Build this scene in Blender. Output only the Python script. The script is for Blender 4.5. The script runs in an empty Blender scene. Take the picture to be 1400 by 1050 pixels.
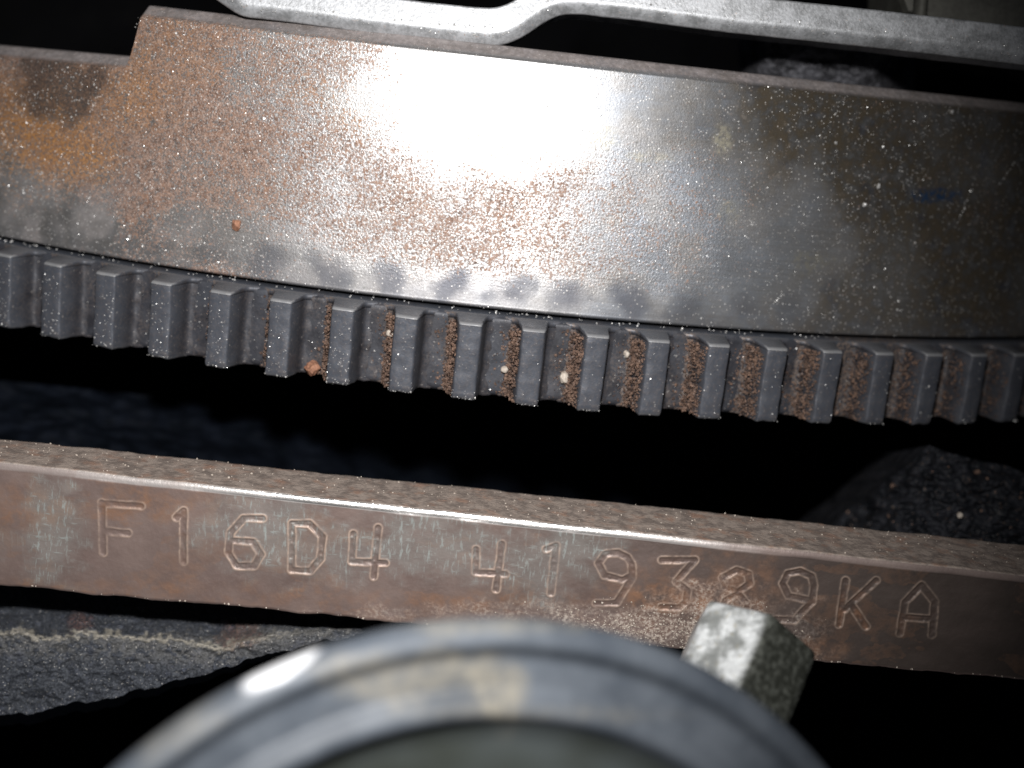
import bpy, math, random
import numpy as np
from mathutils import Matrix, Vector

# ------------------------------------------------------------------ camera, light, exposure
S = bpy.context.scene
S.unit_settings.system = 'METRIC'
S.unit_settings.scale_length = 0.01          # one unit is one centimetre
COL = S.collection
D = 19.558                                   # camera distance to the plane of the gear teeth
cam_d = bpy.data.cameras.new('camera'); cam = bpy.data.objects.new('camera', cam_d); COL.objects.link(cam)
cam.location = (0, -D, 0); cam.rotation_euler = (math.radians(90), 0, 0)
cam_d.sensor_width = 36.0; cam_d.lens = 36.0 * D / 14.0
cam_d.clip_start = 0.1; cam_d.clip_end = 200
cam_d.dof.use_dof = True; cam_d.dof.focus_distance = D + 0.1; cam_d.dof.aperture_fstop = 0.125
S.camera = cam

W = bpy.data.worlds.new('World'); S.world = W; W.use_nodes = True
W.node_tree.nodes['Background'].inputs[0].default_value = (0.55, 0.65, 0.85, 1)
W.node_tree.nodes['Background'].inputs[1].default_value = 0.02

ld = bpy.data.lights.new('torch', 'SPOT'); lo = bpy.data.objects.new('torch', ld); COL.objects.link(lo)
ld.energy = 28000; ld.color = (1.0, 0.985, 0.975); ld.shadow_soft_size = 0.45
ld.spot_size = math.radians(66); ld.spot_blend = 1.0
lo.location = (-0.2, -D + 1.0, 3.6)
_aim = Vector((-2.4, 0, 0.9)) - Vector(lo.location)
lo.rotation_euler = _aim.to_track_quat('-Z', 'Y').to_euler()

S.view_settings.view_transform = 'Standard'
S.view_settings.look = 'None'
S.view_settings.exposure = 0.0
S.view_settings.gamma = 1.0
rng = np.random.default_rng(7)

# ------------------------------------------------------------------ helpers
def P(u, v, y=0.0):
    """the point at depth y that lies under a position of the photograph"""
    k = (D + y) / D
    return np.array([(u - 700) / 100.0 * k, y, (525 - v) / 100.0 * k])

def pix(p):
    s = D / (D + p[:, 1])
    return 700 + 100 * p[:, 0] * s, 525 - 100 * p[:, 2] * s

def vnoise(x, y, seed=0):
    r = np.random.default_rng(seed).random((256, 256))
    xi = np.floor(x).astype(int); yi = np.floor(y).astype(int)
    fx = x - xi; fy = y - yi
    fx = fx * fx * (3 - 2 * fx); fy = fy * fy * (3 - 2 * fy)
    a = r[xi % 256, yi % 256]; b = r[(xi + 1) % 256, yi % 256]
    c = r[xi % 256, (yi + 1) % 256]; d = r[(xi + 1) % 256, (yi + 1) % 256]
    return (a * (1 - fx) + b * fx) * (1 - fy) + (c * (1 - fx) + d * fx) * fy

def fbm(x, y, seed=0, octv=4, gain=0.5):
    s = 0; a = 1; t = 0
    for i in range(octv):
        s = s + a * vnoise(x * 2 ** i + 17.3 * i, y * 2 ** i + 5.1 * i, seed + i); t += a; a *= gain
    return s / t            # 0..1

def sm(a, b, x):
    t = np.clip((x - a) / (b - a), 0, 1); return t * t * (3 - 2 * t)

def blob(u, v, cu, cv, ru, rv, n=None, amt=0.35, edge=0.35):
    d = np.sqrt(((u - cu) / ru) ** 2 + ((v - cv) / rv) ** 2)
    if n is not None: d = d + (n - 0.5) * 2 * amt
    return 1 - sm(1 - edge, 1 + edge, d)

def mesh(name, V, F, smooth=True, attrs=None, crease=None):
    V = np.asarray(V, dtype=np.float32); me = bpy.data.meshes.new(name)
    me.vertices.add(len(V)); me.vertices.foreach_set('co', V.ravel())
    if isinstance(F, np.ndarray):
        n, k = F.shape; tot = np.full(n, k); fl = F.ravel()
    else:
        tot = np.array([len(f) for f in F]); fl = np.array([i for f in F for i in f])
    me.loops.add(len(fl)); me.loops.foreach_set('vertex_index', fl.astype(np.int32))
    me.polygons.add(len(tot))
    st = np.concatenate([[0], np.cumsum(tot)[:-1]]).astype(np.int32)
    me.polygons.foreach_set('loop_start', st); me.polygons.foreach_set('loop_total', tot.astype(np.int32))
    me.update(calc_edges=True)
    me.polygons.foreach_set('use_smooth', np.full(len(tot), smooth))
    for k2, a in (attrs or {}).items():
        at = me.attributes.new(k2, 'FLOAT', 'POINT'); at.data.foreach_set('value', np.asarray(a, dtype=np.float32))
    me.validate(); me.update()
    return me

def obj(name, me, mat, parent=None):
    o = bpy.data.objects.new(name, me); COL.objects.link(o)
    if mat and not me.materials: me.materials.append(mat)
    if parent: o.parent = parent
    return o

def empty(name, loc=(0, 0, 0), mat3=None):
    o = bpy.data.objects.new(name, None); COL.objects.link(o)
    M = Matrix.Identity(4)
    if mat3 is not None:
        for i in range(3):
            for j in range(3): M[i][j] = mat3[i][j]
    M.translation = Vector(loc); o.matrix_world = M
    o.empty_display_size = 1
    return o

def tag(o, label=None, cat=None, group=None, kind=None):
    if label: o['label'] = label
    if cat: o['category'] = cat
    if group: o['group'] = group
    if kind: o['kind'] = kind
    return o

def grid_faces(nr, nc, flip=False, wrap=False):
    r = np.arange(nr - 1)[:, None]; ncc = nc if wrap else nc - 1; c = np.arange(ncc)[None, :]
    a = r * nc + c; b = r * nc + (c + 1) % nc; d = (r + 1) * nc + c; e = (r + 1) * nc + (c + 1) % nc
    f = np.stack([a, b, e, d] if not flip else [a, d, e, b], -1).reshape(-1, 4)
    return f

# ------------------------------------------------------------------ material helpers
class NT:
    def __init__(s, name):
        s.m = bpy.data.materials.new(name); s.m.use_nodes = True; s.t = s.m.node_tree
        s.b = s.t.nodes['Principled BSDF']; s.t.nodes['Material Output']
        s.co = s.t.nodes.new('ShaderNodeTexCoord').outputs['Object']
    def n(s, typ, **kw):
        nd = s.t.nodes.new(typ)
        for k, v in kw.items(): setattr(nd, k, v)
        return nd
    def put(s, sock, v):
        if isinstance(v, bpy.types.NodeSocket): s.t.links.new(v, sock)
        elif v is not None:
            if sock.type == 'RGBA' and len(v) == 3: v = (*v, 1)
            sock.default_value = v
    def noise(s, scale, detail=3, rough=0.55, co=None, dist=0.0, out='Fac'):
        nd = s.n('ShaderNodeTexNoise'); s.put(nd.inputs['Vector'], co or s.co)
        nd.inputs['Scale'].default_value = scale; nd.inputs['Detail'].default_value = detail
        nd.inputs['Roughness'].default_value = rough; nd.inputs['Distortion'].default_value = dist
        return nd.outputs[out]
    def vor(s, scale, feature='F1', out='Distance', co=None, rnd=1.0):
        nd = s.n('ShaderNodeTexVoronoi', feature=feature); s.put(nd.inputs['Vector'], co or s.co)
        nd.inputs['Scale'].default_value = scale; nd.inputs['Randomness'].default_value = rnd
        return nd.outputs[out]
    def math(s, op, a, b=None, c=None, clamp=False):
        nd = s.n('ShaderNodeMath', operation=op, use_clamp=clamp)
        s.put(nd.inputs[0], a)
        if b is not None: s.put(nd.inputs[1], b)
        if c is not None: s.put(nd.inputs[2], c)
        return nd.outputs[0]
    def ramp(s, x, a, b, lo=0.0, hi=1.0):
        nd = s.n('ShaderNodeMapRange', interpolation_type='SMOOTHSTEP'); nd.clamp = True
        s.put(nd.inputs['Value'], x); s.put(nd.inputs['From Min'], a); s.put(nd.inputs['From Max'], b)
        s.put(nd.inputs['To Min'], lo); s.put(nd.inputs['To Max'], hi)
        return nd.outputs[0]
    def mix(s, f, a, b, blend='MIX'):
        nd = s.n('ShaderNodeMix', data_type='RGBA', blend_type=blend)
        s.put(nd.inputs[0], f); s.put(nd.inputs[6], a); s.put(nd.inputs[7], b)
        return nd.outputs[2]
    def attr(s, name):
        return s.n('ShaderNodeAttribute', attribute_name=name).outputs['Fac']
    def map(s, scale=(1, 1, 1), rot=(0, 0, 0)):
        nd = s.n('ShaderNodeMapping'); s.put(nd.inputs['Vector'], s.co)
        nd.inputs['Scale'].default_value = scale; nd.inputs['Rotation'].default_value = rot
        return nd.outputs[0]
    def bump(s, h, strength=0.5, dist=0.02, normal=None):
        nd = s.n('ShaderNodeBump'); s.put(nd.inputs['Height'], h)
        nd.inputs['Strength'].default_value = strength if not isinstance(strength, bpy.types.NodeSocket) else 1
        if isinstance(strength, bpy.types.NodeSocket): s.put(nd.inputs['Strength'], strength)
        nd.inputs['Distance'].default_value = dist
        if normal: s.put(nd.inputs['Normal'], normal)
        return nd.outputs[0]
    def out(s, col=None, rough=None, metal=None, normal=None, spec=None):
        for k, v in (('Base Color', col), ('Roughness', rough), ('Metallic', metal), ('Normal', normal), ('Specular IOR Level', spec)):
            if v is not None: s.put(s.b.inputs[k], v)
        return s.m

# --- flywheel steel with flash rust, oil film and grit
def mat_flywheel():
    t = NT('rusted_steel')
    rust, orange, oil_shade, film, gap_reflection, rim = (t.attr(k) for k in ('rust', 'orange', 'oil_shade', 'film', 'gap_reflection', 'rim'))
    n1 = t.noise(33, 2, 0.65); n2 = t.noise(13, 3, 0.6); n3 = t.noise(1.6, 4, 0.6)
    streak = t.noise(1.0, 4, 0.6, co=t.map((1.2, 1.2, 26)))
    fine = t.noise(45, 2, 0.6)
    # rust granules whose density follows the rust map
    dens = t.math('ADD', t.math('MULTIPLY', n1, 0.80), t.math('MULTIPLY', n2, 0.20))
    thr = t.math('MULTIPLY_ADD', rust, -0.30, 0.66)
    gran = t.ramp(dens, thr, t.math('ADD', thr, 0.12))
    steel = t.mix(n3, (0.50, 0.49, 0.47), (0.60, 0.61, 0.64))
    steel = t.mix(t.ramp(fine, 0.3, 0.75), t.mix(0.45, steel, (0.2, 0.18, 0.17)), steel)
    mot = t.noise(5.5, 5, 0.65); mot2 = t.noise(13, 3, 0.6)
    steel = t.mix(t.math('MULTIPLY', t.attr('blue'), t.ramp(t.noise(1.4, 4, 0.6), 0.35, 0.6)), steel, (0.42, 0.46, 0.52))
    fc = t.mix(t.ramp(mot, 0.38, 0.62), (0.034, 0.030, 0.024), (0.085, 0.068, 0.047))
    fc = t.mix(t.ramp(t.noise(2.3, 4, 0.6), 0.56, 0.70, 0, 0.6), fc, (0.030, 0.036, 0.052))
    fc = t.mix(t.ramp(mot2, 0.60, 0.72, 0, 0.5), fc, (0.13, 0.085, 0.06))
    steel = t.mix(t.ramp(streak, 0.35, 0.65, 0.35, 0.0), steel, (0.30, 0.29, 0.28))
    fc = t.mix(t.ramp(n2, 0.60, 0.72, 0, 0.55), fc, (0.20, 0.18, 0.15)); fc = t.mix(t.ramp(fine, 0.60, 0.75, 0, 0.5), fc, (0.20, 0.185, 0.16))
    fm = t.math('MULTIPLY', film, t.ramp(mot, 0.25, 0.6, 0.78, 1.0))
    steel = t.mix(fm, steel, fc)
    steel = t.mix(gap_reflection, steel, (0.085, 0.09, 0.11))  # mirrored tooth gaps, painted dark into the steel colour
    rc = t.mix(t.ramp(n2, 0.3, 0.7), (0.065, 0.036, 0.026), (0.24, 0.135, 0.09))
    rc = t.mix(t.ramp(mot, 0.42, 0.66, 0.0, 0.6), rc, t.mix(t.ramp(n1, 0.4, 0.6), (0.09, 0.055, 0.042), (0.34, 0.235, 0.185)))
    rc = t.mix(t.ramp(mot2, 0.58, 0.70, 0.0, 0.6), rc, (0.26, 0.15, 0.095))
    rc = t.mix(t.ramp(fine, 0.45, 0.7), rc, (0.38, 0.28, 0.23))
    og = t.mix(t.ramp(n1, 0.35, 0.65), (0.15, 0.065, 0.028), (0.42, 0.21, 0.075))
    rc = t.mix(t.math('MULTIPLY', orange, t.ramp(n2, 0.3, 0.6, 0.45, 1.0)), rc, og)
    col = t.mix(gran, steel, rc)
    dk = t.mix(t.ramp(n1, 0.4, 0.7), (0.025, 0.018, 0.015), (0.10, 0.066, 0.05))
    col = t.mix(t.math('MULTIPLY', oil_shade, 0.85), col, dk)
    # tiny bright facets of metal in the rust
    fac = t.vor(26, out='Color'); sp = t.ramp(t.n('ShaderNodeSeparateColor').outputs[0], 0.80, 0.84)
    sc = sp.node.inputs['Value'].links[0].from_node; t.put(sc.inputs[0], fac)
    dot = t.ramp(t.vor(26), 0.16, 0.34, 1.0, 0.0)
    spark = t.math('MULTIPLY', sp, dot)
    col = t.mix(t.math('MULTIPLY', spark, 0.75), col, (0.75, 0.72, 0.68))
    col = t.mix(t.math('MULTIPLY', t.attr('inkblue'), t.ramp(n2, 0.35, 0.6)), col, (0.02, 0.05, 0.11)); col = t.mix(t.math('MULTIPLY', t.attr('pale'), t.ramp(n2, 0.35, 0.65)), col, (0.40, 0.37, 0.28))
    col = t.mix(rim, col, t.mix(t.ramp(n2, 0.3, 0.7), (0.24, 0.21, 0.205), (0.38, 0.34, 0.335)))
    metal = t.math('MULTIPLY', t.math('SUBTRACT', 1.0, t.math('MAXIMUM', rim, t.math('MULTIPLY', gran, 0.70))), t.math('SUBTRACT', 1.0, t.math('MULTIPLY', t.math('MAXIMUM', film, gap_reflection), 0.55)))
    metal = t.math('MULTIPLY', metal, t.math('SUBTRACT', 1.0, t.math('MULTIPLY', oil_shade, 0.8)))
    rough = t.math('ADD', t.math('MULTIPLY', gran, 0.16), t.ramp(n3, 0.3, 0.7, 0.41, 0.47))
    bs = t.math('MULTIPLY_ADD', rust, 0.42, 0.06)
    h = t.math('ADD', t.math('MULTIPLY', n1, 0.8), t.math('MULTIPLY', fine, 0.5))
    h = t.math('ADD', h, t.math('MULTIPLY', spark, 0.6))
    h = t.math('ADD', h, t.math('MULTIPLY', streak, 0.35))
    t.out(col, rough, metal, t.bump(h, bs, 0.03)); return t.m

def mat_gear():
    t = NT('blued_gear_steel')
    n1 = t.noise(24, 2, 0.6); n2 = t.noise(2.2, 4, 0.6); n3 = t.noise(7, 3, 0.6)
    col = t.mix(n2, (0.048, 0.053, 0.066), (0.080, 0.088, 0.106))
    col = t.mix(t.ramp(n3, 0.60, 0.78, 0, 0.3), col, (0.14, 0.115, 0.10))
    dust = t.attr('dust')
    col = t.mix(t.attr('oil_shade'), col, t.mix(n3, (0.012, 0.012, 0.015), (0.040, 0.040, 0.048)))  # oily film plus painted shade between the teeth
    col = t.mix(t.math('MULTIPLY', dust, t.ramp(n1, 0.40, 0.6)), col, (0.15, 0.115, 0.095))
    sp = t.ramp(n1, 0.66, 0.74); col = t.mix(t.math('MULTIPLY', sp, 0.5), col, (0.42, 0.40, 0.38))
    fl = t.mix(t.attr('wear'), col, (0.36, 0.36, 0.36))
    t.out(fl, t.ramp(n3, 0.3, 0.7, 0.42, 0.6), 0.25, t.bump(t.math('ADD', n1, n3), 0.16, 0.02)); return t.m

def mat_rail():
    t = NT('machined_brown_iron')
    n1 = t.noise(20, 3, 0.6); n2 = t.noise(1.1, 4, 0.6); n3 = t.noise(5, 3, 0.65)
    ridge, groove, top, scuff, dirt, orange, dark, edge = (t.attr(k) for k in ('ridge', 'groove', 'top', 'scuff', 'dirt', 'orange', 'dark', 'edge'))
    col = t.mix(t.ramp(n2, 0.3, 0.7), (0.150, 0.106, 0.094), (0.205, 0.150, 0.132))
    col = t.mix(t.ramp(n1, 0.45, 0.75, 0, 0.35), col, (0.21, 0.165, 0.15))
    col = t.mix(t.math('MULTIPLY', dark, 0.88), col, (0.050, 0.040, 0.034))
    col = t.mix(t.math('MULTIPLY', orange, t.ramp(n3, 0.3, 0.65)), col, (0.24, 0.13, 0.08))
    # scuffed bright patches: fine slanted scratches
    sc = t.noise(6, 4, 0.65, co=t.map((3.2, 1, 0.8), (0, 0.32, 0)))
    sc2 = t.noise(7, 3, 0.6, co=t.map((0.5, 1, 1.8), (0, 0.1, 0)))
    sm_ = t.math('MULTIPLY', scuff, t.math('MAXIMUM', 0.32, t.math('MAXIMUM', t.ramp(sc, 0.46, 0.66), t.ramp(sc2, 0.52, 0.72))))
    col = t.mix(t.math('MULTIPLY', sm_, 0.95), col, (0.30, 0.32, 0.305))
    col = t.mix(t.math('MULTIPLY', groove, 0.30), col, (0.12, 0.068, 0.052))
    col = t.mix(t.math('MULTIPLY', ridge, t.ramp(n3, 0.2, 0.5, 0.6, 1.0)), col, (0.46, 0.34, 0.27))
    tc = t.mix(t.ramp(n3, 0.35, 0.65), (0.17, 0.135, 0.115), (0.32, 0.26, 0.22))
    tc = t.mix(t.ramp(t.noise(3.2, 3, 0.6), 0.5, 0.72, 0, 0.7), tc, (0.30, 0.17, 0.115))
    tc = t.mix(t.ramp(n1, 0.25, 0.5, 0.5, 0), tc, (0.15, 0.125, 0.115))
    col = t.mix(top, col, tc)
    col = t.mix(t.math('MULTIPLY', dirt, t.ramp(n1, 0.38, 0.68)), col, t.mix(t.ramp(n3, 0.35, 0.65), (0.22, 0.16, 0.13), (0.42, 0.36, 0.31)))
    col = t.mix(edge, col, (0.62, 0.60, 0.58))
    metal = t.math('MAXIMUM', t.math('MULTIPLY', edge, 0.9), t.math('MULTIPLY', t.math('SUBTRACT', 1.0, t.math('MAXIMUM', top, dirt)), 0.3))
    rough = t.mix(edge, t.mix(top, (0.5, 0.5, 0.5), (0.8, 0.8, 0.8)), (0.26, 0.26, 0.26))
    st = t.math('MULTIPLY_ADD', t.math('MAXIMUM', top, dirt), 0.6, 0.15)
    t.out(col, rough, metal, t.bump(t.math('ADD', n1, t.math('MULTIPLY', sm_, 0.4)), st, 0.02)); return t.m

def mat_simple(name, c1, c2, s1=6, s2=26, rough=(0.5, 0.7), metal=0.0, bump=0.4, bd=0.02, c3=None, t3=(0.6, 0.75), spec=0.5):
    t = NT(name)
    a = t.noise(s1, 4, 0.6); b = t.noise(s2, 2, 0.6)
    f = t.math('ADD', t.math('MULTIPLY', a, 0.6), t.math('MULTIPLY', b, 0.4))
    col = t.mix(t.ramp(f, 0.35, 0.65), c1, c2)
    if c3: col = t.mix(t.ramp(b, t3[0], t3[1]), col, c3)
    t.out(col, t.ramp(a, 0.3, 0.7, rough[0], rough[1]), metal, t.bump(f, bump, bd), spec); return t.m

def mat_pipe():
    t = NT('blue_grey_enamel')
    a = t.noise(1.3, 4, 0.6); b = t.noise(9, 3, 0.6); dirt = t.attr('dirt'); inner = t.attr('inner'); painted_glint = t.attr('painted_glint')
    col = t.mix(t.ramp(a, 0.3, 0.7), (0.060, 0.071, 0.087), (0.115, 0.130, 0.150))
    col = t.mix(inner, col, t.mix(t.ramp(t.noise(0.35, 3, 0.5), 0.35, 0.6), (0.045, 0.050, 0.038), (0.10, 0.115, 0.115)))
    col = t.mix(t.math('MULTIPLY', dirt, t.ramp(b, 0.3, 0.6, 0.4, 1)), col, (0.25, 0.23, 0.185))
    col = t.mix(painted_glint, col, (0.90, 0.91, 0.93))  # lamp highlight on the rim, painted near white
    t.out(col, t.math('MAXIMUM', t.math('MULTIPLY_ADD', painted_glint, -0.18, 0.50), t.math('MULTIPLY', dirt, 0.7)), t.math('MULTIPLY', painted_glint, 0.25), t.bump(b, 0.12, 0.02), 0.35); return t.m

def mat_lump():
    t = NT('rough_cast_iron')
    a = t.noise(7, 5, 0.7); b = t.noise(30, 3, 0.7); dust = t.attr('dust'); rust = t.attr('rust')
    col = t.mix(t.ramp(b, 0.35, 0.65), (0.022, 0.025, 0.032), (0.075, 0.082, 0.096))
    col = t.mix(t.ramp(a, 0.5, 0.75, 0, 0.5), col, (0.075, 0.085, 0.125))
    col = t.mix(t.math('MULTIPLY', dust, t.ramp(b, 0.3, 0.6, 0.5, 1)), col, (0.36, 0.33, 0.275))
    col = t.mix(t.math('MULTIPLY', rust, t.ramp(b, 0.4, 0.6)), col, (0.16, 0.06, 0.035))
    col = t.mix(t.ramp(t.noise(34, 1, 0.5), 0.68, 0.74, 0, 0.8), col, (0.5, 0.48, 0.45))
    t.out(col, 0.7, 0.1, t.bump(t.math('ADD', a, b), 0.8, 0.03), 0.35); return t.m

M_FLY = mat_flywheel(); M_GEAR = mat_gear(); M_RAIL = mat_rail(); M_PIPE = mat_pipe(); M_LUMP = mat_lump()
M_ZINC = mat_simple('zinc_plated_steel', (0.24, 0.245, 0.25), (0.44, 0.45, 0.465), 4, 22, (0.42, 0.56), 0.45, 0.4, 0.02, (0.36, 0.3, 0.27), (0.66, 0.76))
def mat_bolt():
    t = NT('galvanised_bolt'); a = t.noise(3.5, 4, 0.65); b = t.noise(12, 3, 0.6); g = t.attr('shade_side')
    col = t.mix(t.ramp(a, 0.38, 0.62), (0.28, 0.29, 0.28), (0.80, 0.82, 0.82))
    col = t.mix(t.ramp(b, 0.58, 0.7, 0, 0.7), col, (0.36, 0.33, 0.25))
    col = t.mix(g, col, t.mix(t.ramp(b, 0.4, 0.7), (0.035, 0.037, 0.030), (0.10, 0.105, 0.09)))  # shade of the right face, painted into the colour
    t.out(col, t.ramp(b, 0.3, 0.7, 0.4, 0.6), 0.3, t.bump(t.math('ADD', a, b), 0.6, 0.04)); return t.m
M_BOLT = mat_bolt()
M_DARK = mat_simple('oily_black_iron', (0.002, 0.002, 0.0025), (0.006, 0.006, 0.007), 2, 12, (0.6, 0.85), 0.0, 0.5, 0.05, spec=0.06)
M_ROUGH = mat_simple('sooty_casting', (0.004, 0.005, 0.007), (0.020, 0.021, 0.027), 3, 16, (0.55, 0.8), 0.0, 0.9, 0.05, (0.09, 0.065, 0.05), (0.62, 0.74), 0.3)
M_GRIT = mat_simple('rust_grit', (0.035, 0.022, 0.018), (0.22, 0.135, 0.095), 9, 30, (0.5, 0.8), 0.0, 0.3, 0.02)
M_SPARK = mat_simple('bright_metal_dust', (0.55, 0.54, 0.52), (0.85, 0.84, 0.82), 9, 30, (0.3, 0.45), 0.6, 0.1, 0.01)
M_PALE = mat_simple('pale_stone', (0.35, 0.29, 0.24), (0.55, 0.49, 0.42), 9, 30, (0.6, 0.8), 0.0, 0.4, 0.02)
M_RED = mat_simple('rust_flake', (0.17, 0.075, 0.045), (0.36, 0.18, 0.11), 9, 30, (0.6, 0.8), 0.0, 0.4, 0.02)
M_BLOCK = mat_simple('grey_green_alloy', (0.08, 0.077, 0.066), (0.12, 0.117, 0.10), 3, 14, (0.5, 0.7), 0.2, 0.3, 0.03)

# grains: a deformed octahedron for each position, all in one mesh
OV = np.array([(1, 0, 0), (-1, 0, 0), (0, 1, 0), (0, -1, 0), (0, 0, 1), (0, 0, -1)], float)
OF = np.array([(0, 2, 4), (2, 1, 4), (1, 3, 4), (3, 0, 4), (2, 0, 5), (1, 2, 5), (3, 1, 5), (0, 3, 5)])
def grains(name, pos, size, seed=1):
    r = np.random.default_rng(seed); n = len(pos)
    v = OV[None] * (0.6 + 0.8 * r.random((n, 6, 1)))
    q = r.normal(size=(n, 4)); q /= np.linalg.norm(q, axis=1)[:, None]
    w, x, y, z = q.T
    R = np.stack([1 - 2 * (y * y + z * z), 2 * (x * y - z * w), 2 * (x * z + y * w), 2 * (x * y + z * w), 1 - 2 * (x * x + z * z), 2 * (y * z - x * w), 2 * (x * z - y * w), 2 * (y * z + x * w), 1 - 2 * (x * x + y * y)], -1).reshape(n, 3, 3)
    v = np.einsum('nij,nkj->nki', R, v) * np.asarray(size).reshape(-1, 1, 1) + pos[:, None, :]
    F = (OF[None] + 6 * np.arange(n)[:, None, None]).reshape(-1, 3)
    return mesh(name, v.reshape(-1, 3), F, smooth=False)

# ------------------------------------------------------------------ the dark cavity around everything
def cavity():
    x0, x1, y1, z0, z1 = -24, 24, 22.0, -18, 18
    nu, nv = 90, 70
    U, Vv = np.meshgrid(np.linspace(x0, x1, nu), np.linspace(z0, z1, nv))
    Y = y1 - 9.0 * np.clip((np.abs(U) / 24) ** 3 + (np.abs(Vv) / 18) ** 3, 0, 1.4) + (fbm(U * 0.5, Vv * 0.5, 3) - 0.5) * 1.6
    V = np.stack([U, Y, Vv], -1).reshape(-1, 3)
    o = obj('cavity_wall', mesh('cavity_wall', V, grid_faces(nv, nu)), M_DARK); tag(o, kind='structure')
cavity()

# ------------------------------------------------------------------ flywheel, its frame of reference
q_roll, q_tilt, q_cx, q_cz, RB = 0.1123, 0.238, -0.6108, 5.3536, 17.4669
TH0, DTH = -0.3289, 0.05
H_TOP, H_SEAM, H_TT, H_TB = -0.6537, -4.3371, -4.4125, -5.5829
R_TIP = RB + 0.5825; R_ROOT = R_TIP - 0.4643
A = np.array([math.sin(q_roll) * math.cos(q_tilt), -math.sin(q_tilt), math.cos(q_roll) * math.cos(q_tilt)])
X = np.cross([0, 1, 0], A); X /= np.linalg.norm(X); X = X if X[0] > 0 else -X
Fv = np.cross(X, A); Fv = -Fv if Fv[1] > 0 else Fv
OR = np.array([q_cx, 0, q_cz]) - Fv * RB
FRM = np.stack([X, -Fv, A], 1)                      # columns: local x, y, z
def cyl(th, r, h):
    return np.stack([r * np.sin(th), -r * np.cos(th), h + 0 * th], -1)
def to_world(L): return L @ FRM.T + OR
def cyl_from_pix(u, v, r):
    """angle and height of the point of the cylinder of radius r seen at u, v"""
    o = (np.array([0, -D, 0]) - OR) @ FRM; d = (P(u, v, 0) - np.array([0, -D, 0])) @ FRM
    a = d[0] ** 2 + d[1] ** 2; b = o[0] * d[0] + o[1] * d[1]; c = o[0] ** 2 + o[1] ** 2 - r * r
    t = (-b - math.sqrt(b * b - a * c)) / a; p = o + t * d
    return math.atan2(p[0], -p[1]), p[2]

fly = tag(empty('flywheel', OR, FRM), 'rust speckled steel flywheel with toothed ring gear under the sheet metal flange', 'flywheel')
CONE = 0.075                                         # the drum narrows a little towards its top
def r_drum(h): return RB - CONE * (h - H_SEAM)

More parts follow.
